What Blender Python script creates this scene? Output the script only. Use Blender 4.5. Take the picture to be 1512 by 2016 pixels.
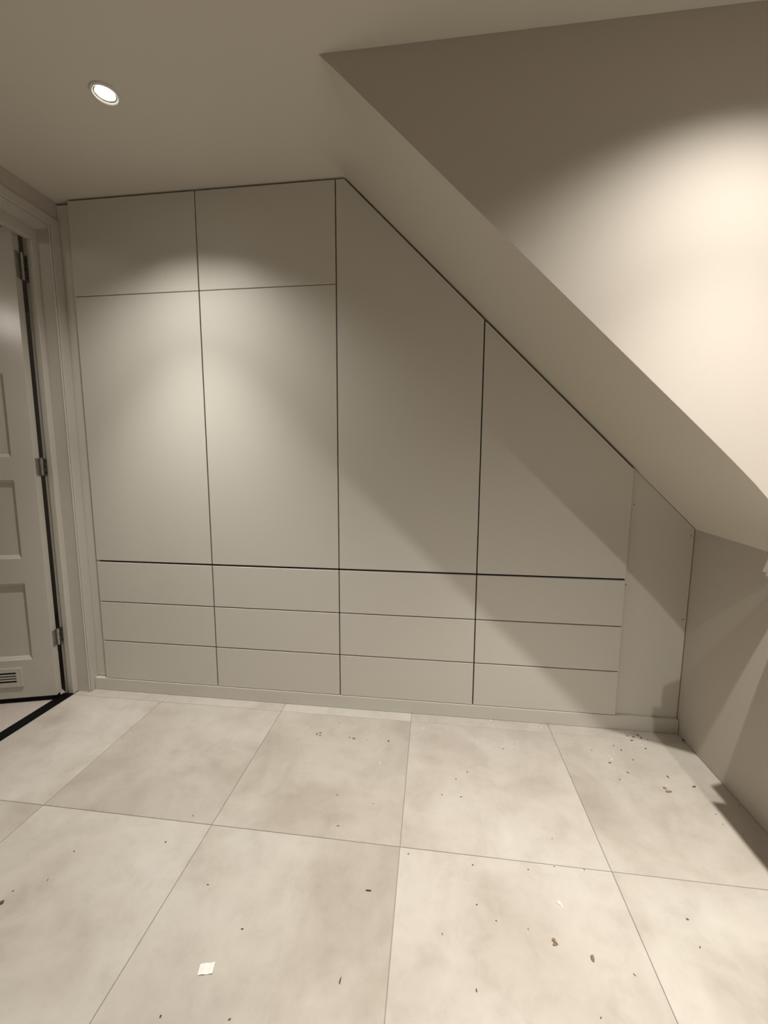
import bpy, bmesh, math, random
from mathutils import Vector, Matrix

for o in list(bpy.data.objects):
    bpy.data.objects.remove(o)
scene = bpy.context.scene
COL = scene.collection
random.seed(7)

# ------------------------------------------------------------------ camera
H = 2.3                                   # ceiling height
CAM = Vector((1.5526, -1.7613, 1.1509))
YAW, PITCH, ROLL, FPX = -0.1209, -0.1205, 0.0038, 800.0
cd = bpy.data.cameras.new('camera')
cam = bpy.data.objects.new('camera', cd)
COL.objects.link(cam)
fw = Vector((math.sin(YAW)*math.cos(PITCH), math.cos(YAW)*math.cos(PITCH), math.sin(PITCH)))
rt = Vector((math.cos(YAW), -math.sin(YAW), 0))
up = rt.cross(fw)
r2 = rt*math.cos(ROLL) + up*math.sin(ROLL)
u2 = -rt*math.sin(ROLL) + up*math.cos(ROLL)
cam.matrix_world = Matrix(((r2.x, u2.x, -fw.x, CAM.x), (r2.y, u2.y, -fw.y, CAM.y),
                           (r2.z, u2.z, -fw.z, CAM.z), (0, 0, 0, 1)))
cd.sensor_fit = 'VERTICAL'
cd.sensor_height = 36.0
cd.lens = 36.0*FPX/2016.0
cd.clip_start = 0.02
scene.camera = cam

# ------------------------------------------------------------------ world (night outside) and exposure
w = bpy.data.worlds.new('night')
scene.world = w
w.use_nodes = True
w.node_tree.nodes['Background'].inputs[0].default_value = (0.01, 0.012, 0.02, 1)
w.node_tree.nodes['Background'].inputs[1].default_value = 0.3
vs = scene.view_settings
vs.view_transform = 'Standard'
vs.look = 'None'
vs.gamma = 1.0
vs.use_curve_mapping = False
vs.exposure = 0.10

LIGHT_COL = (1.0, 0.962, 0.90)
BEAM, FLOOD = 86.0, 66.0                  # watts of each downlight: focused beam and wide spill


# ------------------------------------------------------------------ materials
def nt(name):
    m = bpy.data.materials.new(name)
    m.use_nodes = True
    t = m.node_tree
    return m, t, t.nodes['Principled BSDF']


def paint(name, col, rough=0.55, var=0.035, scale=2.5, bump=0.0, bscale=400, spec=0.4):
    m, t, b = nt(name)
    tc = t.nodes.new('ShaderNodeTexCoord')
    n = t.nodes.new('ShaderNodeTexNoise')
    n.inputs['Scale'].default_value = scale
    n.inputs['Detail'].default_value = 4
    t.links.new(tc.outputs['Object'], n.inputs['Vector'])
    mx = t.nodes.new('ShaderNodeMix')
    mx.data_type = 'RGBA'
    mx.inputs['A'].default_value = (*[c*(1-var) for c in col], 1)
    mx.inputs['B'].default_value = (*[min(1, c*(1+var)) for c in col], 1)
    t.links.new(n.outputs['Fac'], mx.inputs['Factor'])
    t.links.new(mx.outputs['Result'], b.inputs['Base Color'])
    b.inputs['Roughness'].default_value = rough
    b.inputs['Specular IOR Level'].default_value = spec
    if bump:
        n2 = t.nodes.new('ShaderNodeTexNoise')
        n2.inputs['Scale'].default_value = bscale
        t.links.new(tc.outputs['Object'], n2.inputs['Vector'])
        bp = t.nodes.new('ShaderNodeBump')
        bp.inputs['Strength'].default_value = bump
        bp.inputs['Distance'].default_value = 0.001
        t.links.new(n2.outputs['Fac'], bp.inputs['Height'])
        t.links.new(bp.outputs['Normal'], b.inputs['Normal'])
    return m


def tile_mat():
    m, t, b = nt('porcelain_tile')
    geo = t.nodes.new('ShaderNodeNewGeometry')
    oi = t.nodes.new('ShaderNodeObjectInfo')
    mul = t.nodes.new('ShaderNodeVectorMath')
    mul.operation = 'MULTIPLY_ADD'
    mul.inputs[1].default_value = (1, 1, 1)
    cmb = t.nodes.new('ShaderNodeCombineXYZ')
    sc = t.nodes.new('ShaderNodeMath')
    sc.operation = 'MULTIPLY'
    sc.inputs[1].default_value = 37.0
    t.links.new(oi.outputs['Random'], sc.inputs[0])
    t.links.new(sc.outputs[0], cmb.inputs[2])
    t.links.new(geo.outputs['Position'], mul.inputs[0])
    t.links.new(cmb.outputs[0], mul.inputs[2])

    def noise(scale, detail, dist=0.0, rough=0.55):
        n = t.nodes.new('ShaderNodeTexNoise')
        n.inputs['Scale'].default_value = scale
        n.inputs['Detail'].default_value = detail
        n.inputs['Distortion'].default_value = dist
        n.inputs['Roughness'].default_value = rough
        t.links.new(mul.outputs[0], n.inputs['Vector'])
        return n

    def ramp(src, stops):
        r = t.nodes.new('ShaderNodeValToRGB')
        els = r.color_ramp.elements
        while len(els) < len(stops):
            els.new(0.5)
        for e, (p, c) in zip(els, stops):
            e.position = p
            e.color = (*c, 1)
        t.links.new(src, r.inputs[0])
        return r
    big = noise(2.2, 5, 0.6)
    c1 = ramp(big.outputs['Fac'], [(0.34, (0.455, 0.410, 0.360)), (0.5, (0.545, 0.504, 0.452)), (0.64, (0.585, 0.553, 0.503))])
    fine = noise(11, 9, 0.3, 0.72)
    c2 = ramp(fine.outputs['Fac'], [(0.33, (0.90, 0.89, 0.875)), (0.5, (1, 1, 1)), (0.70, (1.06, 1.06, 1.06))])
    mx = t.nodes.new('ShaderNodeMix')
    mx.data_type = 'RGBA'
    mx.blend_type = 'MULTIPLY'
    mx.inputs['Factor'].default_value = 1
    t.links.new(c1.outputs[0], mx.inputs['A'])
    t.links.new(c2.outputs[0], mx.inputs['B'])
    tint = ramp(oi.outputs['Random'], [(0, (0.90, 0.885, 0.851)), (0.5, (1, 0.995, 0.985)), (1, (1.0, 0.985, 0.975))])
    mx2 = t.nodes.new('ShaderNodeMix')
    mx2.data_type = 'RGBA'
    mx2.blend_type = 'MULTIPLY'
    mx2.inputs['Factor'].default_value = 1
    t.links.new(mx.outputs['Result'], mx2.inputs['A'])
    t.links.new(tint.outputs[0], mx2.inputs['B'])
    t.links.new(mx2.outputs['Result'], b.inputs['Base Color'])
    rr = ramp(fine.outputs['Fac'], [(0.3, (0.42,)*3), (0.7, (0.58,)*3)])
    t.links.new(rr.outputs[0], b.inputs['Roughness'])
    b.inputs['Specular IOR Level'].default_value = 0.4
    return m


def emit(name, col, strength):
    m, t, b = nt(name)
    b.inputs['Base Color'].default_value = (0.8, 0.8, 0.8, 1)
    b.inputs['Emission Color'].default_value = (*col, 1)
    b.inputs['Emission Strength'].default_value = strength
    return m


M = {}
M['wall'] = paint('wall_paint', (0.535, 0.488, 0.428), 0.7, 0.02, 1.5, 0.12, 250, 0.25)
M['ceil'] = paint('ceiling_paint', (0.68, 0.64, 0.56), 0.75, 0.02, 1.2, 0.08, 250, 0.2)
M['lacquer'] = paint('greige_lacquer', (0.635, 0.61, 0.55), 0.42, 0.015, 1.5, 0.04, 500, 0.4)
M['trim'] = paint('trim_gloss_paint', (0.56, 0.53, 0.475), 0.4, 0.03, 6, 0.05, 120, 0.45)
M['door'] = paint('door_gloss_paint', (0.56, 0.53, 0.475), 0.2, 0.03, 5, 0.06, 60, 0.5)
M['carcass'] = paint('carcass_joint_shade', (0.035, 0.03, 0.026), 0.7)  # near-black colour paints in the shade seen through the joints between fronts
M['grout'] = paint('grout', (0.44, 0.40, 0.345), 0.9, 0.1, 20)
M['tile'] = tile_mat()
M['black'] = paint('black_threshold', (0.004, 0.004, 0.0045), 0.6, 0.5, 60, spec=0.12)
M['carpet'] = paint('hall_floor', (0.50, 0.44, 0.40), 0.95, 0.12, 60, 0.5, 200, 0.1)
M['metal'] = paint('hinge_metal', (0.42, 0.40, 0.37), 0.38, 0.25, 60)
M['metal'].node_tree.nodes['Principled BSDF'].inputs['Metallic'].default_value = 0.8
M['white_metal'] = paint('white_lamp_ring', (0.72, 0.70, 0.66), 0.35)
M['lens'] = emit('lamp_lens', (1.0, 0.96, 0.88), 14.0)
M['dark'] = paint('dark_void', (0.006, 0.006, 0.006), 0.9)
M['white'] = paint('white_plastic', (0.80, 0.77, 0.70), 0.4)
M['paper'] = paint('white_paper', (0.86, 0.85, 0.80), 0.6, 0.06, 60)
M['crumb'] = paint('wood_crumb', (0.14, 0.095, 0.06), 0.9, 0.5, 90)
M['crumb_tan'] = paint('tan_crumb', (0.27, 0.19, 0.115), 0.9, 0.4, 90)
M['crumb_pale'] = paint('plaster_crumb', (0.62, 0.57, 0.50), 0.9, 0.2, 90)
m, t, b = nt('night_glass')
b.inputs['Base Color'].default_value = (0.02, 0.022, 0.025, 1)
b.inputs['Roughness'].default_value = 0.06
M['glass'] = m

# ------------------------------------------------------------------ object helpers
ORG = {}


def tag(o, label=None, cat=None, group=None, kind=None):
    for k, v in (('label', label), ('category', cat), ('group', group), ('kind', kind)):
        if v:
            o[k] = v
    return o


def empty(name, at, rotz=0.0):
    o = bpy.data.objects.new(name, None)
    o.empty_display_size = 0.1
    COL.objects.link(o)
    o.location = at
    o.rotation_euler = (0, 0, rotz)
    ORG[o] = Vector(at)
    return o


def obj(name, bm, mat, parent=None, at=None, local=False):
    """Link bm as one mesh object. Coordinates are world ones unless local."""
    bmesh.ops.recalc_face_normals(bm, faces=bm.faces)
    base = ORG[parent] if parent else Vector((0, 0, 0))
    if local:
        at = Vector((0, 0, 0)) if at is None else Vector(at)
    else:
        at = (base if parent else Vector((0, 0, 0))) if at is None else Vector(at)
    bmesh.ops.translate(bm, verts=bm.verts, vec=-at)
    me = bpy.data.meshes.new(name)
    bm.to_mesh(me)
    bm.free()
    me.materials.append(M[mat] if isinstance(mat, str) else mat)
    o = bpy.data.objects.new(name, me)
    COL.objects.link(o)
    if parent:
        o.parent = parent
        o.location = at if local else at - base
    else:
        o.location = at
    ORG[o] = Vector((0, 0, 0)) if local else at
    return o


def box(bm, x0, x1, y0, y1, z0, z1):
    v = [bm.verts.new((x, y, z)) for x in (x0, x1) for y in (y0, y1) for z in (z0, z1)]
    for f in ((0, 1, 3, 2), (4, 6, 7, 5), (0, 4, 5, 1), (2, 3, 7, 6), (0, 2, 6, 4), (1, 5, 7, 3)):
        bm.faces.new([v[i] for i in f])
    return bm


def B(*bs, bevel=0.0):
    bm = bmesh.new()
    for b_ in bs:
        box(bm, *b_)
    if bevel:
        bmesh.ops.bevel(bm, geom=list(bm.edges), offset=bevel, segments=1, affect='EDGES')
    return bm


def prism_y(pts, y0, y1, bevel=0.0):
    """Polygon in the xz plane extruded along y."""
    bm = bmesh.new()
    a = [bm.verts.new((x, y0, z)) for x, z in pts]
    c = [bm.verts.new((x, y1, z)) for x, z in pts]
    bm.faces.new(a)
    bm.faces.new(c[::-1])
    n = len(pts)
    for i in range(n):
        bm.faces.new((a[i], a[(i+1) % n], c[(i+1) % n], c[i]))
    if bevel:
        bmesh.ops.bevel(bm, geom=list(bm.edges), offset=bevel, segments=1, affect='EDGES')
    return bm


def cyl(bm, cx, cy, z0, z1, r0, r1=None, n=32, caps=True):
    r1 = r0 if r1 is None else r1
    a = [bm.verts.new((cx+r0*math.cos(2*math.pi*i/n), cy+r0*math.sin(2*math.pi*i/n), z0)) for i in range(n)]
    c = [bm.verts.new((cx+r1*math.cos(2*math.pi*i/n), cy+r1*math.sin(2*math.pi*i/n), z1)) for i in range(n)]
    for i in range(n):
        bm.faces.new((a[i], a[(i+1) % n], c[(i+1) % n], c[i]))
    if caps:
        bm.faces.new(a[::-1])
        bm.faces.new(c)
    return bm


# ------------------------------------------------------------------ room shell
XL, XR = -0.15, 2.6145                    # left wall, knee wall
YB, YF = 0.64, -3.2                       # wall behind the wardrobe, wall behind the camera
DC, DC2 = -0.494, -2.65                   # the two dormer cheeks
XT0, XT1 = 1.172, 1.208                   # where the slope leaves the ceiling: at the wardrobe, at the cheek
SL0, SL1 = 0.9795, 0.9634                 # fall of the slope per metre at the wardrobe and at the cheek


def slope_z(x, y):
    if y >= 0:
        return H - SL0*(x-XT0)
    tt = min(1.0, y/DC)
    s = max(0.0, (x-XT1)/(XR-XT1))
    xt = XT0+(XT1-XT0)*tt
    m_ = SL0+(SL1-SL0)*tt
    return H - m_*(x-xt) - 0.07*tt*s**22


def knee_top(y):
    if y <= DC and y >= DC2:
        return 0.86
    if y < DC2:
        return H-SL0*(XR-XT0)
    return slope_z(XR, y)


floor = obj('floor', B((-0.265, XR+0.1, YF-0.1, YB+0.1, -0.08, -0.003)), 'grout')
tag(floor, 'beige large-format porcelain tile floor with thin grey joints', 'floor', kind='structure')

TX, TY, TS, G = 0.2644, -0.0624, 0.6037, 0.0008
cols = [-0.209] + [TX+TS*k for k in range(4)] + [XR-0.001]
rows = [0.0] + [TY-TS*k for k in range(6)] + [YF]
meshes = {}
for i in range(len(cols)-1):
    for j in range(len(rows)-1):
        x0, x1, y1, y0 = cols[i]+G, cols[i+1]-G, rows[j]-G, rows[j+1]+G
        key = (round(x1-x0, 4), round(y1-y0, 4))
        if key not in meshes:
            bm = B((-(x1-x0)/2, (x1-x0)/2, -(y1-y0)/2, (y1-y0)/2, -0.0028, 0))
            top = [e for e in bm.edges if all(v.co.z > -0.0001 for v in e.verts)]
            bmesh.ops.bevel(bm, geom=top, offset=0.0009, segments=1, affect='EDGES')
            me = bpy.data.meshes.new('tile')
            bm.to_mesh(me)
            bm.free()
            me.materials.append(M['tile'])
            meshes[key] = me
        o = bpy.data.objects.new('tile', meshes[key])
        COL.objects.link(o)
        o.parent = floor
        o.location = ((x0+x1)/2, (y0+y1)/2, random.uniform(-0.0003, 0.0))

# ceiling with round holes is not needed: the downlights are surface rings with a shallow lens
ceiling = obj('ceiling', B((-1.75, XR+0.1, YF-0.1, YB+0.1, H, H+0.1)), 'ceil')
tag(ceiling, 'flat painted ceiling', 'ceiling', kind='structure')


def slope_strip(y_a, y_b, n=9, m_=24, mirror=False):
    """Sloping soffit: a fine grid with a softly plastered crease against the ceiling."""
    bm = bmesh.new()
    g = []
    for i in range(n):
        y = y_a+(y_b-y_a)*i/(n-1)
        row = []
        ys = y if not mirror else 0.0
        tt = 0 if ys >= 0 else min(1, ys/DC)
        xt = XT0+(XT1-XT0)*tt
        sl = SL0+(SL1-SL0)*tt
        rad = 0.004+0.13*math.sin(math.pi*tt)**1.2
        xs = [xt-rad+2*rad*k/9 for k in range(10)]
        xs += [xt+rad+(XR+0.02-xt-rad)*k/(m_-1) for k in range(1, m_)]
        for x in xs:
            d = x-xt
            z = H-0.0003-sl*(d+rad)**2/(4*rad) if d < rad else slope_z(x, ys)
            row.append((x, y, z))
        g.append(row)
    c_ = len(g[0])
    lo = [[bm.verts.new(p) for p in r] for r in g]
    lob = [[bm.verts.new(p) for p in r] for r in g]
    hi = [[bm.verts.new((p[0]+0.03, p[1], min(H-0.0002, p[2]+0.05))) for p in r] for r in g]
    for i in range(n-1):
        for k in range(c_-1):
            f_ = bm.faces.new((lo[i][k], lo[i+1][k], lo[i+1][k+1], lo[i][k+1]))
            f_.smooth = True
            bm.faces.new((hi[i][k], hi[i][k+1], hi[i+1][k+1], hi[i+1][k]))
    for i in (0, n-1):
        for k in range(c_-1):
            bm.faces.new((lob[i][k], lob[i][k+1], hi[i][k+1], hi[i][k]))
    for i in range(n-1):
        bm.faces.new((lob[i][-1], lob[i+1][-1], hi[i+1][-1], hi[i][-1]))
        bm.faces.new((lob[i][0], hi[i][0], hi[i+1][0], lob[i+1][0]))
    return bm


o = obj('ceiling_slope', slope_strip(0.6, DC, 40), 'ceil')
tag(o, 'sloping painted ceiling running down over the wardrobe to the knee wall', 'ceiling', kind='structure')
o = obj('ceiling_slope', slope_strip(DC2, YF, 5, 12, True), 'ceil')
tag(o, 'sloping ceiling on the far side of the dormer, behind the viewer', 'ceiling', kind='structure')


def cheek(y0, y1, at_cheek):
    pts = []
    for k in range(24):
        x = (XT1 if at_cheek else XT0)+(XR+0.1-(XT1 if at_cheek else XT0))*k/23
        pts.append((x, slope_z(min(x, XR), DC if at_cheek else 0.0)+0.0005))
    pts[0] = (pts[0][0], H-0.0005)
    pts.append((XR+0.1, H-0.0005))
    return prism_y(pts, y0, y1)


o = obj('wall_dormer_cheek', cheek(DC-0.0008, DC+0.02, True), 'wall')
tag(o, 'triangular beige dormer cheek wall above the sloping ceiling edge', 'wall', kind='structure')
o = obj('wall_dormer_cheek', cheek(DC2-0.02, DC2+0.0008, False), 'wall')
tag(o, 'triangular dormer cheek wall behind the viewer', 'wall', kind='structure')

# knee wall and dormer front, with the window opening
WZ0, WZ1, WY0, WY1 = 0.91, 2.12, -2.45, -0.62
bm = bmesh.new()
ys = [YB, 0.0] + [DC*k/8 for k in range(1, 9)]
prof = [(y, knee_top(y)+0.004) for y in ys[:-1]] + [(DC, slope_z(XR, DC)+0.004)]
prof += [(DC, H), (DC2, H), (DC2, knee_top(0)), (YF, knee_top(0)), (YF, 0), (YB, 0)]
# built as boxes and strips so that the window is a real opening
for (ya, za), (yb, zb) in zip(prof[:9], prof[1:10]):
    v = [bm.verts.new(p) for p in ((XR, ya, -0.003), (XR, yb, -0.003), (XR, yb, zb), (XR, ya, za),
                                   (XR+0.1, ya, -0.003), (XR+0.1, yb, -0.003), (XR+0.1, yb, zb), (XR+0.1, ya, za))]
    for f in ((0, 1, 2, 3), (7, 6, 5, 4), (3, 2, 6, 7), (0, 4, 5, 1)):
        bm.faces.new([v[i] for i in f])
box(bm, XR, XR+0.1, WY1, DC, -0.003, H)
box(bm, XR, XR+0.1, DC2, WY0, -0.003, H)
box(bm, XR, XR+0.1, WY0, WY1, -0.003, WZ0)
box(bm, XR, XR+0.1, WY0, WY1, WZ1, H)
box(bm, XR, XR+0.1, YF, DC2, -0.003, knee_top(0))
wr = obj('wall_right', bm, 'wall')
tag(wr, 'low beige knee wall under the sloping ceiling, right of the wardrobe', 'wall', kind='structure')

# left wall with the door opening
OY0, OY1, OZ = -0.95, -0.022, 2.175        # lining faces of the opening
bm = B((-0.265, XL, OY1, YB, -0.003, H), (-0.265, XL, YF, OY0, -0.003, H), (-0.265, XL, OY0, OY1, OZ, H))
tag(obj('wall_left', bm, 'wall'), 'left wall with the doorway, painted beige', 'wall', kind='structure')
tag(obj('wall_back', B((-0.265, XR+0.1, YB, YB+0.1, -0.003, H)), 'wall'), 'wall behind the fitted wardrobe', 'wall', kind='structure')
tag(obj('wall_front', B((-1.75, XR+0.1, YF-0.1, YF, -0.003, H)), 'wall'), 'end wall behind the viewer', 'wall', kind='structure')
# hall beyond the door
tag(obj('floor_hall', B((-1.75, -0.2665, YF-0.1, 1.3, -0.06, 0.0)), 'carpet'), 'pinkish beige hall floor beyond the black threshold', 'floor', kind='structure')
tag(obj('wall_hall', B((-1.75, -1.65, YF, 1.3, 0.0, H), (-1.65, -0.2665, 1.2, 1.3, 0.0, H), (-0.6, -0.2665, 0.75, 1.2, 0.0, H)), 'wall'),
    'dark hall walls beyond the doorway', 'wall', kind='structure')
tag(obj('ceiling_hall', B((-1.75, -0.2665, YB+0.1, 1.3, H, H+0.1)), 'ceil'), 'ceiling of the hall beyond the doorway', 'ceiling', kind='structure')

# door casing: face board, rounded bead, rebated frame, head
trim = empty('trim_1', (XL, OY1, 0))
tag(trim, 'beige painted door casing and stepped frame between doorway and wardrobe', 'door frame', kind='structure')
ZA = 2.222
obj('casing_board', B((-0.1495, -0.140, -0.026, 0.0185, 0.0005, ZA), bevel=0.0015), 'trim', trim)
obj('casing_board', B((-0.1495, -0.140, OY0-0.06, -0.0265, 2.181, ZA), bevel=0.0015), 'trim', trim)
obj('casing_board', B((-0.1495, -0.140, OY0-0.06, OY0-0.002, 0.0005, 2.18), bevel=0.0015), 'trim', trim)
obj('casing_bead', B((-0.1495, -0.144, -0.034, -0.0265, 0.0005, 2.18), bevel=0.002), 'trim', trim)
obj('casing_bead', B((-0.1495, -0.144, OY0+0.005, -0.0345, 2.172, 2.18), bevel=0.002), 'trim', trim)
obj('door_lining', B((-0.212, -0.150, -0.030, OY1-0.0003, 0.0005, 2.174)), 'trim', trim)
obj('door_lining', B((-0.212, -0.150, OY0+0.001, -0.0305, 2.168, 2.1745)), 'trim', trim)
obj('door_lining', B((-0.212, -0.150, OY0+0.0003, OY0+0.012, 0.0005, 2.167)), 'trim', trim)
obj('door_stop', B((-0.242, -0.2125, -0.056, OY1-0.0003, 0.0005, 2.174), bevel=0.002), 'trim', trim)
obj('door_stop', B((-0.242, -0.2125, OY0+0.03, -0.0565, 2.118, 2.174), bevel=0.002), 'trim', trim)
obj('door_stop', B((-0.242, -0.2125, OY0+0.0003, OY0+0.03, 0.0005, 2.117), bevel=0.002), 'trim', trim)
obj('hinge_jamb', B((-0.264, -0.2425, -0.050, OY1-0.0003, 0.0005, 2.174), bevel=0.002), 'trim', trim)
obj('hinge_jamb', B((-0.264, -0.2425, OY0+0.024, -0.0505, 2.152, 2.174), bevel=0.002), 'trim', trim)
obj('hinge_jamb', B((-0.264, -0.2425, OY0+0.0003, OY0+0.024, 0.0005, 2.151), bevel=0.002), 'trim', trim)
th = obj('trim_2', B((-0.2660, -0.2125, OY0+0.0125, -0.0565, -0.0025, 0.002), bevel=0.0008), 'black')
tag(th, 'black threshold strip across the doorway floor', 'threshold', kind='structure')

# ------------------------------------------------------------------ door, swung out into the hall
DV = Vector((-0.9585, -0.2851)).normalized()
DH = Vector((-0.245, -0.114, 0.0))
door = empty('door_1', (DH.x, DH.y, 0.0), math.atan2(DV.y, DV.x))
tag(door, 'beige panelled door standing open into the dark hall', 'door', kind='structure')
S0, S1, DZ0, DZ1, TH = 0.0, 0.85, 0.026, 2.135, 0.04
PX0, PX1 = 0.087, 0.763
pz = [(0.215, 0.588), (0.705, 1.067), (1.170, 1.533), (1.645, 2.02)]
bm = B((S0, PX0, -TH, 0, DZ0, DZ1), (PX1, S1, -TH, 0, DZ0, DZ1))
edges = [DZ0] + [v for p in pz for v in p] + [DZ1]
for a, c in zip(edges[0::2], edges[1::2]):
    box(bm, PX0, PX1, -TH, 0, a, c)
bmesh.ops.remove_doubles(bm, verts=bm.verts, dist=1e-5)
leaf = obj('door_leaf', bm, 'door', door, local=True)
for a, c in pz:
    bm = bmesh.new()
    rings = []
    for ins, dep in ((0.0, -0.0004), (0.002, -0.004), (0.013, -0.011), (0.015, -0.015), (0.0151, -0.034)):
        rings.append([bm.verts.new(p) for p in ((PX0+ins, dep, a+ins), (PX1-ins, dep, a+ins), (PX1-ins, dep, c-ins), (PX0+ins, dep, c-ins))])
    for r0_, r1_ in zip(rings[:3], rings[1:4]):
        for i in range(4):
            bm.faces.new((r0_[i], r0_[(i+1) % 4], r1_[(i+1) % 4], r1_[i]))
    bm.faces.new(rings[3])
    for v in rings[4]:
        bm.verts.remove(v)
    bk = [bm.verts.new(p) for p in ((PX0, -0.03, a), (PX1, -0.03, a), (PX1, -0.03, c), (PX0, -0.03, c))]
    bm.faces.new(bk)
    for i in range(4):
        bm.faces.new((rings[0][i], bk[i], bk[(i+1) % 4], rings[0][(i+1) % 4]))
    obj('door_panel', bm, 'door', door, local=True)
obj('under_door_strip', B((S0+0.002, S1, -0.030, -0.004, 0.003, DZ0-0.0003)), 'black', door, local=True)  # black strip filling the gap below the door leaf
# ventilation grille low on the door
VX0, VX1, VZ0, VZ1 = 0.135, 0.58, 0.086, 0.178
ix0, ix1, iz0, iz1 = VX0+0.024, VX1-0.024, 0.107, 0.158
vent = obj('vent_grille', B((VX0, VX1, 0.0003, 0.007, VZ0, iz0), (VX0, VX1, 0.0003, 0.007, iz1, VZ1),
                            (VX0, ix0, 0.0003, 0.007, iz0, iz1), (ix1, VX1, 0.0003, 0.007, iz0, iz1)), 'trim', door, local=True)
obj('vent_opening', B((ix0, ix1, 0.0003, 0.0012, iz0, iz1)), 'dark', vent, local=True)
for k in range(3):
    zc = iz0+(iz1-iz0)*(k+1)/4
    obj('slat', B((ix0, ix1, 0.0013, 0.0066, zc-0.0030, zc+0.0030)), 'trim', vent, local=True)
# hinges in the gap between the door edge and the jamb
for z0, z1 in ((1.940, 2.050), (1.088, 1.165), (0.268, 0.345)):
    bm = bmesh.new()
    for k in range(3):
        za, zb = z0+(z1-z0)*k/3+0.0008, z0+(z1-z0)*(k+1)/3-0.0008
        cyl(bm, -0.011, -0.034, za, zb, 0.0058, n=12)
    cyl(bm, -0.011, -0.034, z0-0.003, z1+0.003, 0.0032, n=10)
    hg = obj('hinge', bm, 'metal', leaf, local=True)
    obj('hinge_leaf', B((-0.0028, -0.0003, -0.038, -0.008, z0, z1)), 'metal', hg, local=True)
    hl = obj('hinge_leaf', B((-0.2625, -0.2435, -0.0532, -0.0503, z0, z1)), 'metal', trim)
    for k in range(3):
        zc = z0+(z1-z0)*(k+0.5)/3
        bm = bmesh.new()
        cyl(bm, 0, 0, 0, 0.0014, 0.0028, n=10)
        bmesh.ops.rotate(bm, verts=bm.verts, matrix=Matrix.Rotation(math.pi/2, 3, 'X'))
        bmesh.ops.translate(bm, verts=bm.verts, vec=(-0.249 - (0.006 if k == 1 else 0), -0.0533, zc))
        obj('screw', bm, 'dark', hl)

# ------------------------------------------------------------------ fitted wardrobe
V = [-0.0772, 0.5226, 1.1338, 1.7469, 2.3571]
ZH1, ZH2, ZH3, ZH4, ZP = 1.8917, 0.6689, 0.4645, 0.2622, 0.0622
TD = 0.019                                # front thickness
GV = 0.0025                               # half joint between fronts


def top_z(x, gap):
    """Underside of ceiling or slope above x, less the joint."""
    return min(H-gap, slope_z(x, 0.0)-gap*1.4) if x > XT0 else H-gap


def front(name, x0, x1, z0, z1, parent, slope=False, gap=0.008, mat='lacquer', y0=0.0, y1=TD):
    if not slope:
        bm = B((x0, x1, y0, y1, z0, z1), bevel=0.0011)
    else:
        pts = [(x0, z0), (x1, z0), (x1, top_z(x1, gap))]
        if x0 < XT0:
            xk = XT0-0.4*gap*0.5
            pts += [(xk, H-gap)]
        pts.append((x0, top_z(x0, gap)))
        bm = prism_y(pts, y0, y1, bevel=0.0011)
    return obj(name, bm, mat, parent)


unit_labels = [
    'wardrobe unit beside the doorway, two flat doors above three drawers',
    'second wardrobe unit from the doorway, with two flat doors above three drawers',
    'tallest slant-topped wardrobe unit, one door under the slope above three drawers',
    'lowest slant-topped wardrobe unit, beside the right infill panel, above three drawers',
]
for i in range(4):
    x0, x1 = V[i], V[i+1]
    u = empty('wardrobe_unit', ((x0+x1)/2, 0.3, 0.0))
    tag(u, unit_labels[i], 'wardrobe', 'fitted wardrobe units')
    a = x0+(0.0006 if i == 0 else GV)
    c = x1-(0.0006 if i == 3 else GV)
    # carcass
    if i < 2:
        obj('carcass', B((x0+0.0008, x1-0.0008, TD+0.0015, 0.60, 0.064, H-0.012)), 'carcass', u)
        front('upper_door', a, c, ZH1+0.0016, H-0.008, u)
        front('door', a, c, ZH2+0.0048, ZH1-0.0016, u)
    else:
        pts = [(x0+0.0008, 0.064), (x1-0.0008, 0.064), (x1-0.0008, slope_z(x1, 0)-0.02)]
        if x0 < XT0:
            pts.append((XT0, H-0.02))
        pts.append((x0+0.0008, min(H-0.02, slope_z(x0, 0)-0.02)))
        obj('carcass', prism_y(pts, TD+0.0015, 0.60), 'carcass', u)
        front('door', a, c, ZH2+0.0048, None, u, True)
    for zt, zb in ((ZH2-0.0042, ZH3+0.0024), (ZH3-0.0026, ZH4+0.0024), (ZH4-0.0026, ZP+0.0015)):
        front('drawer_front', a, c, zb, zt, u)

pl = obj('plinth', B((-0.1385, XR-0.002, -0.0035, 0.0185, 0.0006, ZP-0.0008), bevel=0.0008), 'lacquer', None, (1.2, 0.0, 0.0))
tag(pl, 'long low beige plinth running under all the wardrobe drawers', 'plinth')
o = obj('filler_strip', B((-0.1492, V[0]-0.0014, 0.0195, 0.036, ZP, H-0.010), bevel=0.0008), 'lacquer', None, (-0.11, 0.02, ZP))
tag(o, 'narrow recessed filler strip between door casing and wardrobe', 'filler strip')
fp = empty('infill_panel', (2.49, 0.03, ZP))
tag(fp, 'tapering recessed infill panel between last drawers and knee wall', 'infill panel')
pts = [(V[4]+0.0012, ZP), (XR-0.003, ZP), (XR-0.003, slope_z(XR-0.003, 0)-0.003), (V[4]+0.0012, slope_z(V[4], 0)-0.003)]
obj('panel', prism_y(pts, 0.0125, 0.030, bevel=0.0006), 'lacquer', fp)
for x, z in ((2.372, 0.985), (2.600, 0.860), (2.598, 0.505), (2.365, 0.645)):
    bm = bmesh.new()
    cyl(bm, 0, 0, 0, 0.0012, 0.0022, n=10)
    bmesh.ops.rotate(bm, verts=bm.verts, matrix=Matrix.Rotation(math.pi/2, 3, 'X'))
    bmesh.ops.translate(bm, verts=bm.verts, vec=(x, 0.0124, z))
    obj('nail_head', bm, 'crumb', fp)

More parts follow.
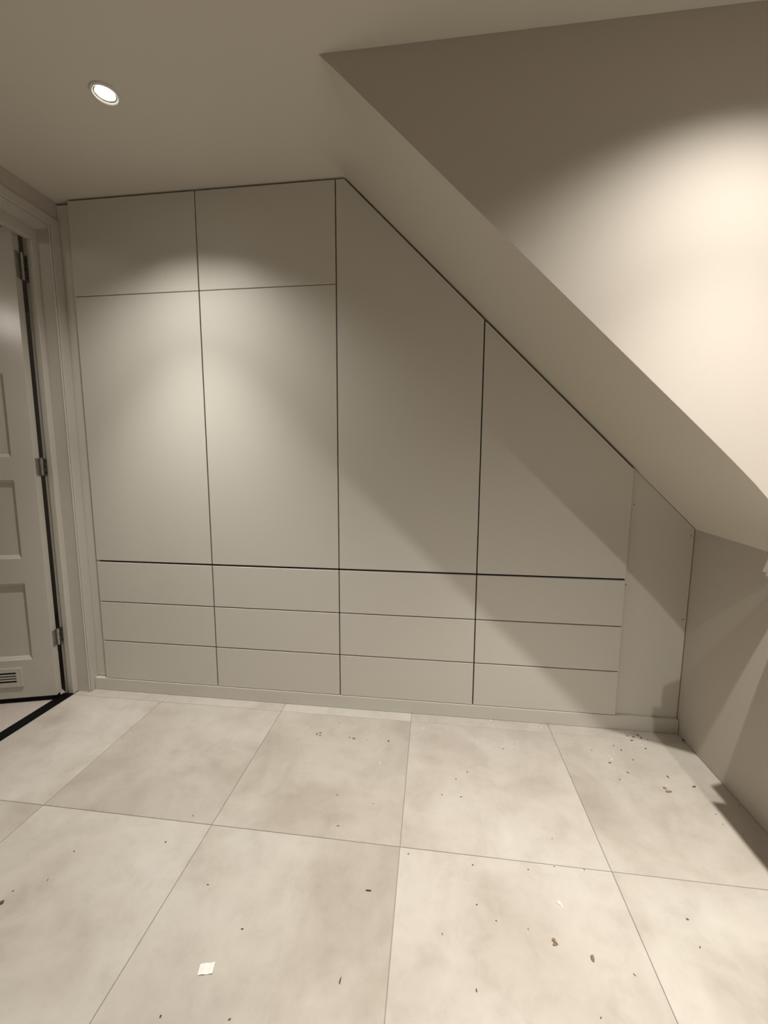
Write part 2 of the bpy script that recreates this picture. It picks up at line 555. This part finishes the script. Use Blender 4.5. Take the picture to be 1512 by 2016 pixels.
# ------------------------------------------------------------------ dormer window (right of the frame), its sill board and the radiator below it
sill = empty('window_sill', (2.53, -1.5, 0.851))
tag(sill, 'deep beige window sill whose bevelled end shows at the right edge above the knee wall', 'window sill')


def sill_board(x0, x1, yl):
    bm = bmesh.new()
    prof_ = [(-2.60, 0.851), (yl, 0.851), (yl-0.020, 0.905), (-2.60, 0.905)]
    a_ = [bm.verts.new((x0, y_, z_)) for y_, z_ in prof_]
    c_ = [bm.verts.new((x1, y_, z_)) for y_, z_ in prof_]
    bm.faces.new(a_)
    bm.faces.new(c_[::-1])
    for i_ in range(4):
        bm.faces.new((a_[i_], a_[(i_+1) % 4], c_[(i_+1) % 4], c_[i_]))
    return bm


bm = bmesh.new()
plan = [(XR-0.0005, -0.485), (2.552, -0.495), (2.4768, -0.524), (2.4768, -2.60), (XR-0.0005, -2.60)]
a_ = [bm.verts.new((x_, y_, 0.851)) for x_, y_ in plan]
c_ = [bm.verts.new((x_, y_-(0.018 if y_ > -1 else 0), 0.905)) for x_, y_ in plan]
bm.faces.new(a_)
bm.faces.new(c_[::-1])
for i_ in range(5):
    bm.faces.new((a_[i_], a_[(i_+1) % 5], c_[(i_+1) % 5], c_[i_]))
obj('board', bm, 'wall', sill)
obj('nosing', sill_board(2.449, 2.476, -0.572), 'wall', sill)
win = empty('window_1', (XR, (WY0+WY1)/2, WZ0))
tag(win, 'dark dormer window above the knee wall, right of view', 'window', kind='structure')
fx0, fx1 = XR+0.01, XR+0.07
obj('window_frame', B((fx0, fx1, WY0, WY1, WZ0, WZ0+0.06), (fx0, fx1, WY0, WY1, WZ1-0.06, WZ1),
                      (fx0, fx1, WY0, WY0+0.06, WZ0+0.06, WZ1-0.06), (fx0, fx1, WY1-0.06, WY1, WZ0+0.06, WZ1-0.06)), 'trim', win)
obj('pane', B((fx0+0.02, fx0+0.028, WY0+0.06, WY1-0.06, WZ0+0.06, WZ1-0.06)), 'glass', win)

# panel radiator below the sill: its shadow falls on the knee wall and the tiles
rd = empty('radiator', (2.55, -1.23, 0.14))
tag(rd, 'white panel radiator under the window sill on the knee wall', 'radiator')
RY0, RY1, RZ0, RZ1 = -1.90, -0.74, 0.14, 0.75
for xa, xb, nm in ((2.496, 2.508, 'front_panel'), (2.585, 2.597, 'back_panel')):
    bm = B((xa, xb, RY0, RY1, RZ0, RZ1), bevel=0.004)
    obj(nm, bm, 'white', rd)
k = RY0+0.04
while k < RY1-0.05:
    obj('rib', B((2.4925, 2.4958, k, k+0.018, RZ0+0.04, RZ1-0.04), bevel=0.001), 'white', rd)
    k += 0.05
obj('side_cover', B((2.509, 2.584, RY1-0.006, RY1, RZ0+0.03, RZ1-0.002)), 'white', rd)
obj('side_cover', B((2.509, 2.584, RY0, RY0+0.006, RZ0+0.03, RZ1-0.002)), 'white', rd)
tg = obj('top_grille', B((2.509, 2.514, RY0+0.007, RY1-0.007, RZ1-0.012, RZ1-0.002), (2.579, 2.584, RY0+0.007, RY1-0.007, RZ1-0.012, RZ1-0.002)), 'white', rd)
k = RY0+0.02
while k < RY1-0.02:
    obj('slat', B((2.5145, 2.5785, k, k+0.012, RZ1-0.010, RZ1-0.004)), 'white', tg)
    k += 0.03
for yy in (RY0+0.2, RY1-0.2):
    obj('wall_bracket', B((2.5975, XR-0.0003, yy-0.02, yy+0.02, RZ0+0.1, RZ1-0.1)), 'white', rd)


# ------------------------------------------------------------------ downlights
def downlight(x, y, label, beam=1.0, spill=1.0, group='recessed ceiling downlights'):
    t_ = empty('downlight', (x, y, H))
    tag(t_, label, 'downlight', group)
    bm = bmesh.new()
    n = 40
    prof_ = [(0.031, -0.0005), (0.0325, -0.005), (0.036, -0.007), (0.041, -0.005), (0.0425, -0.0003)]
    rr = [[bm.verts.new((x+r*math.cos(2*math.pi*i/n), y+r*math.sin(2*math.pi*i/n), H+z)) for i in range(n)] for r, z in prof_]
    for p, q in zip(rr[:-1], rr[1:]):
        for i in range(n):
            bm.faces.new((p[i], p[(i+1) % n], q[(i+1) % n], q[i]))
    o_ = obj('lamp_ring', bm, 'white_metal', t_)
    bm = bmesh.new()
    cyl(bm, x, y, H-0.0012, H-0.0004, 0.0265, n=32)
    obj('lamp_lens', bm, 'lens', t_)
    bm = bmesh.new()
    rr = [[bm.verts.new((x+r*math.cos(2*math.pi*i/n), y+r*math.sin(2*math.pi*i/n), H+z)) for i in range(n)] for r, z in ((0.0268, -0.0006), (0.0285, -0.003), (0.0305, -0.0006))]
    for p, q in zip(rr[:-1], rr[1:]):
        for i in range(n):
            bm.faces.new((p[i], p[(i+1) % n], q[(i+1) % n], q[i]))
    obj('lens_clip', bm, 'metal', t_)
    for nm, size, pw in (('beam', 74, BEAM*beam), ('spill', 127, FLOOD*spill)):
        ld = bpy.data.lights.new(nm, 'SPOT')
        ld.energy = pw
        ld.color = LIGHT_COL
        ld.spot_size = math.radians(size)
        ld.spot_blend = 1.0
        ld.shadow_soft_size = 0.014
        lo_ = bpy.data.objects.new('lamp_'+nm, ld)
        COL.objects.link(lo_)
        lo_.parent = t_
        lo_.location = (0, 0, -0.012)
    return t_


downlight(0.507, -0.454, 'lit recessed downlight in the ceiling above the doorway side', 1.0, 0.60)
downlight(2.33, -0.915, 'lit downlight in the dormer ceiling close to the cheek wall')
downlight(2.34, -1.64, 'lit downlight further along the dormer ceiling, right of the viewer')

# globe lamp in the hall: what the gloss of the open door reflects
gl = empty('globe_lamp', (-0.79, -2.00, H))
tag(gl, 'small white globe lamp on the hall ceiling', 'ceiling lamp')
bm = bmesh.new()
cyl(bm, -0.79, -2.00, H-0.03, H-0.0005, 0.05, n=24)
obj('lamp_base', bm, 'white_metal', gl)
bm = bmesh.new()
bmesh.ops.create_uvsphere(bm, u_segments=20, v_segments=12, radius=0.075)
bmesh.ops.translate(bm, verts=bm.verts, vec=(-0.79, -2.00, H-0.10))
obj('lamp_globe', bm, emit('globe_glass', (1.0, 0.93, 0.82), 26.0), gl)


# ------------------------------------------------------------------ scraps and crumbs on the floor
def on_floor(px, py):
    d = fw + r2*((px-756)/FPX) - u2*((py-1008)/FPX)
    t_ = -CAM.z/d.z
    p = CAM+d*t_
    return p.x, p.y


def chip_mesh(seed, flat=0.45, n=7):
    rnd = random.Random(seed)
    bm = bmesh.new()
    bot = [bm.verts.new((math.cos(a_)*rnd.uniform(.6, 1), math.sin(a_)*rnd.uniform(.35, .7), 0)) for a_ in [2*math.pi*i/n for i in range(n)]]
    topv = [bm.verts.new((v.co.x*rnd.uniform(.45, .9), v.co.y*rnd.uniform(.45, .9), flat*rnd.uniform(.6, 1.1))) for v in bot]
    for i in range(n):
        bm.faces.new((bot[i], bot[(i+1) % n], topv[(i+1) % n], topv[i]))
    bm.faces.new(bot[::-1])
    bm.faces.new(topv)
    bmesh.ops.recalc_face_normals(bm, faces=bm.faces)
    me = bpy.data.meshes.new('crumb')
    bm.to_mesh(me)
    bm.free()
    return me


CHIP = {}
for mat in ('crumb', 'crumb_tan', 'crumb_pale', 'paper'):
    for s in range(3):
        me = chip_mesh(s+10*len(mat))
        me.materials.append(M[mat])
        CHIP[(mat, s)] = me


def chip(px, py, size, mat, label, cat, group=None, name='wood_crumb', thin=1.0, rot=None):
    x, y = on_floor(px, py)
    o_ = bpy.data.objects.new(name, CHIP[(mat, random.randrange(3))])
    COL.objects.link(o_)
    o_.location = (x, y, 0.0)
    o_.scale = (size, size*thin, size*0.9)
    o_.rotation_euler = (0, 0, random.uniform(0, 6.28) if rot is None else rot)
    tag(o_, label, cat, group)
    return o_


G1 = 'wood crumbs scattered on the tiles'


def place(px, py):
    x_, y_ = on_floor(px, py)
    c_ = ('the doorway-side drawers', 'the second drawers', 'the third drawers', 'the last drawers', 'the infill panel')[sum(x_ > v for v in V[1:])]
    r_ = 'close to the plinth' if y_ > -0.17 else 'on the back tiles' if y_ > TY-TS*0.5 else 'towards the middle joint' if y_ > TY-TS else 'on the front tiles' if y_ > -0.9 else 'nearest the viewer'
    return r_+', before '+c_


dark_spots = [(614, 1431), (668, 1423), (688, 1452), (722, 1457), (664, 1565), (735, 1582), (665, 1626), (991, 1474),
              (870, 1565), (908, 1569), (898, 1534), (920, 1520), (804, 1681), (1165, 1477), (1208, 1468), (1223, 1477),
              (1244, 1458), (1271, 1474), (1246, 1496), (1201, 1502), (1236, 1521), (1220, 1535), (1315, 1530),
              (1321, 1559), (1409, 1603), (1423, 1623), (1463, 1643), (1087, 1651), (1040, 1712), (1091, 1706),
              (1150, 1712), (1013, 1465), (26, 1754), (94, 1732), (409, 1742), (477, 1829), (452, 2007), (316, 2001),
              (326, 1658), (146, 1676), (380, 1606), (931, 1703), (977, 1813), (871, 1839), (939, 1781), (938, 1950),
              (1249, 1919), (1353, 1810), (1378, 1865), (1040, 1829), (1183, 2004), (1235, 1449), (1247, 1451),
              (1262, 1453), (1275, 1456), (1255, 1447), (1456, 1585)]
for px, py in dark_spots:
    chip(px, py, random.uniform(0.0042, 0.0078) if px > 1150 and py < 1560 else random.uniform(0.0026, 0.0048), 'crumb', 'tiny dark wood crumb '+place(px, py), 'crumb', G1, thin=random.uniform(0.5, 0.9))
G2 = 'pale plaster crumbs scattered on the tiles'
for px, py in [(832, 1434), (748, 1503), (940, 1464), (1200, 1489), (1204, 1495), (1264, 1467), (1312, 1547), (1066, 1432)]:
    chip(px, py, random.uniform(0.003, 0.005), 'paper', 'tiny pale plaster crumb '+place(px, py), 'crumb', G2, 'plaster_crumb')
# larger ones that can be told apart
for dx, dy, s in ((-4, 0, .008), (3, -2, .007), (2, 3, .006)):
    chip(628+dx, 1445+dy, s, 'crumb_tan', 'brown wood crumb in the small heap before the second drawers', 'crumb', 'brown crumb heap near the plinth')
chip(697, 1454, 0.008, 'crumb_tan', 'brown crumb right of the brown heap near the plinth', 'crumb')
chip(765, 1459, 0.006, 'crumb', 'dark crumb near the third drawers, close to a tile joint', 'crumb')
for dx, dy, s in ((-3, -3, .008), (2, 4, .009), (7, 3, .006)):
    chip(1312+dx, 1555+dy, s, 'crumb_tan', 'tan crumb in the small cluster before the knee wall', 'crumb', 'tan crumb cluster near the knee wall')
chip(1366, 1549, 0.008, 'crumb', 'dark crumb nearest the knee wall base', 'crumb')
chip(1346, 1458, 0.010, 'crumb', 'dark lump of debris in the corner of plinth and knee wall', 'crumb')
chip(2, 1778, 0.010, 'crumb', 'dark crumb at the left edge of the tiles', 'crumb')
chip(726, 1754, 0.010, 'crumb', 'thin dark splinter beside the long tile joint', 'splinter', name='wood_splinter', thin=0.28, rot=0.05)
chip(670, 1930, 0.008, 'crumb', 'dark splinter on the front tile left of the long joint', 'splinter', name='wood_splinter', thin=0.4, rot=1.5)
chip(1101, 1780, 0.012, 'paper', 'bright white paint chip on the right front tile', 'paint chip', name='white_piece', thin=0.55, rot=-0.9)
for dx, dy, s in ((-2, -4, .007), (2, 2, .008), (0, 6, .006)):
    chip(1092+dx, 1854+dy, s, 'crumb_tan', 'pale tan crumb in the cluster below the white chip', 'crumb', 'tan crumbs below the white chip')
chip(1167, 1887, 0.010, 'crumb_tan', 'single tan crumb right of the pale crumb cluster', 'crumb', rot=1.4)
# white scrap of paper
x, y = on_floor(406, 1908)
bm = bmesh.new()
n = 7
pts = [(-0.0165, -0.010), (0.0165, -0.011), (0.0172, 0.0105), (-0.016, 0.0115)]
lo = []
for k in range(n):
    fx = k/(n-1)
    xb, yb = pts[0][0]+(pts[1][0]-pts[0][0])*fx, pts[0][1]+(pts[1][1]-pts[0][1])*fx
    xt_, yt_ = pts[3][0]+(pts[2][0]-pts[3][0])*fx, pts[3][1]+(pts[2][1]-pts[3][1])*fx
    zz = 0.0008+0.0016*math.sin(fx*5.0)**2
    lo.append([bm.verts.new((xb, yb, zz)), bm.verts.new((xt_, yt_, zz*0.8)), bm.verts.new((xb, yb, zz+0.0006)), bm.verts.new((xt_, yt_, zz*0.8+0.0006))])
for p, q in zip(lo[:-1], lo[1:]):
    bm.faces.new((p[0], q[0], q[1], p[1]))
    bm.faces.new((p[2], p[3], q[3], q[2]))
    bm.faces.new((p[0], p[2], q[2], q[0]))
    bm.faces.new((p[1], q[1], q[3], p[3]))
for e_ in (lo[0], lo[-1]):
    bm.faces.new((e_[0], e_[1], e_[3], e_[2]))
o = obj('paper_scrap', bm, 'paper')
o.location = (x, y, -0.0006)
o.rotation_euler = (0, 0, 0.25)
tag(o, 'small crumpled white paper scrap on the front left tile', 'paper scrap')
# small bright white pieces at the foot of the plinth
for px, py, lab in ((640, 1394, 'small bright white piece under the plinth below the second drawers'),
                    (966, 1418, 'small bright white piece under the plinth below the last drawers')):
    x, y = on_floor(px, py)
    o_ = chip(px, py, 0.008, 'paper', lab, 'paint chip', name='white_piece', thin=0.4, rot=0.0)
    o_.location.y = -0.0105
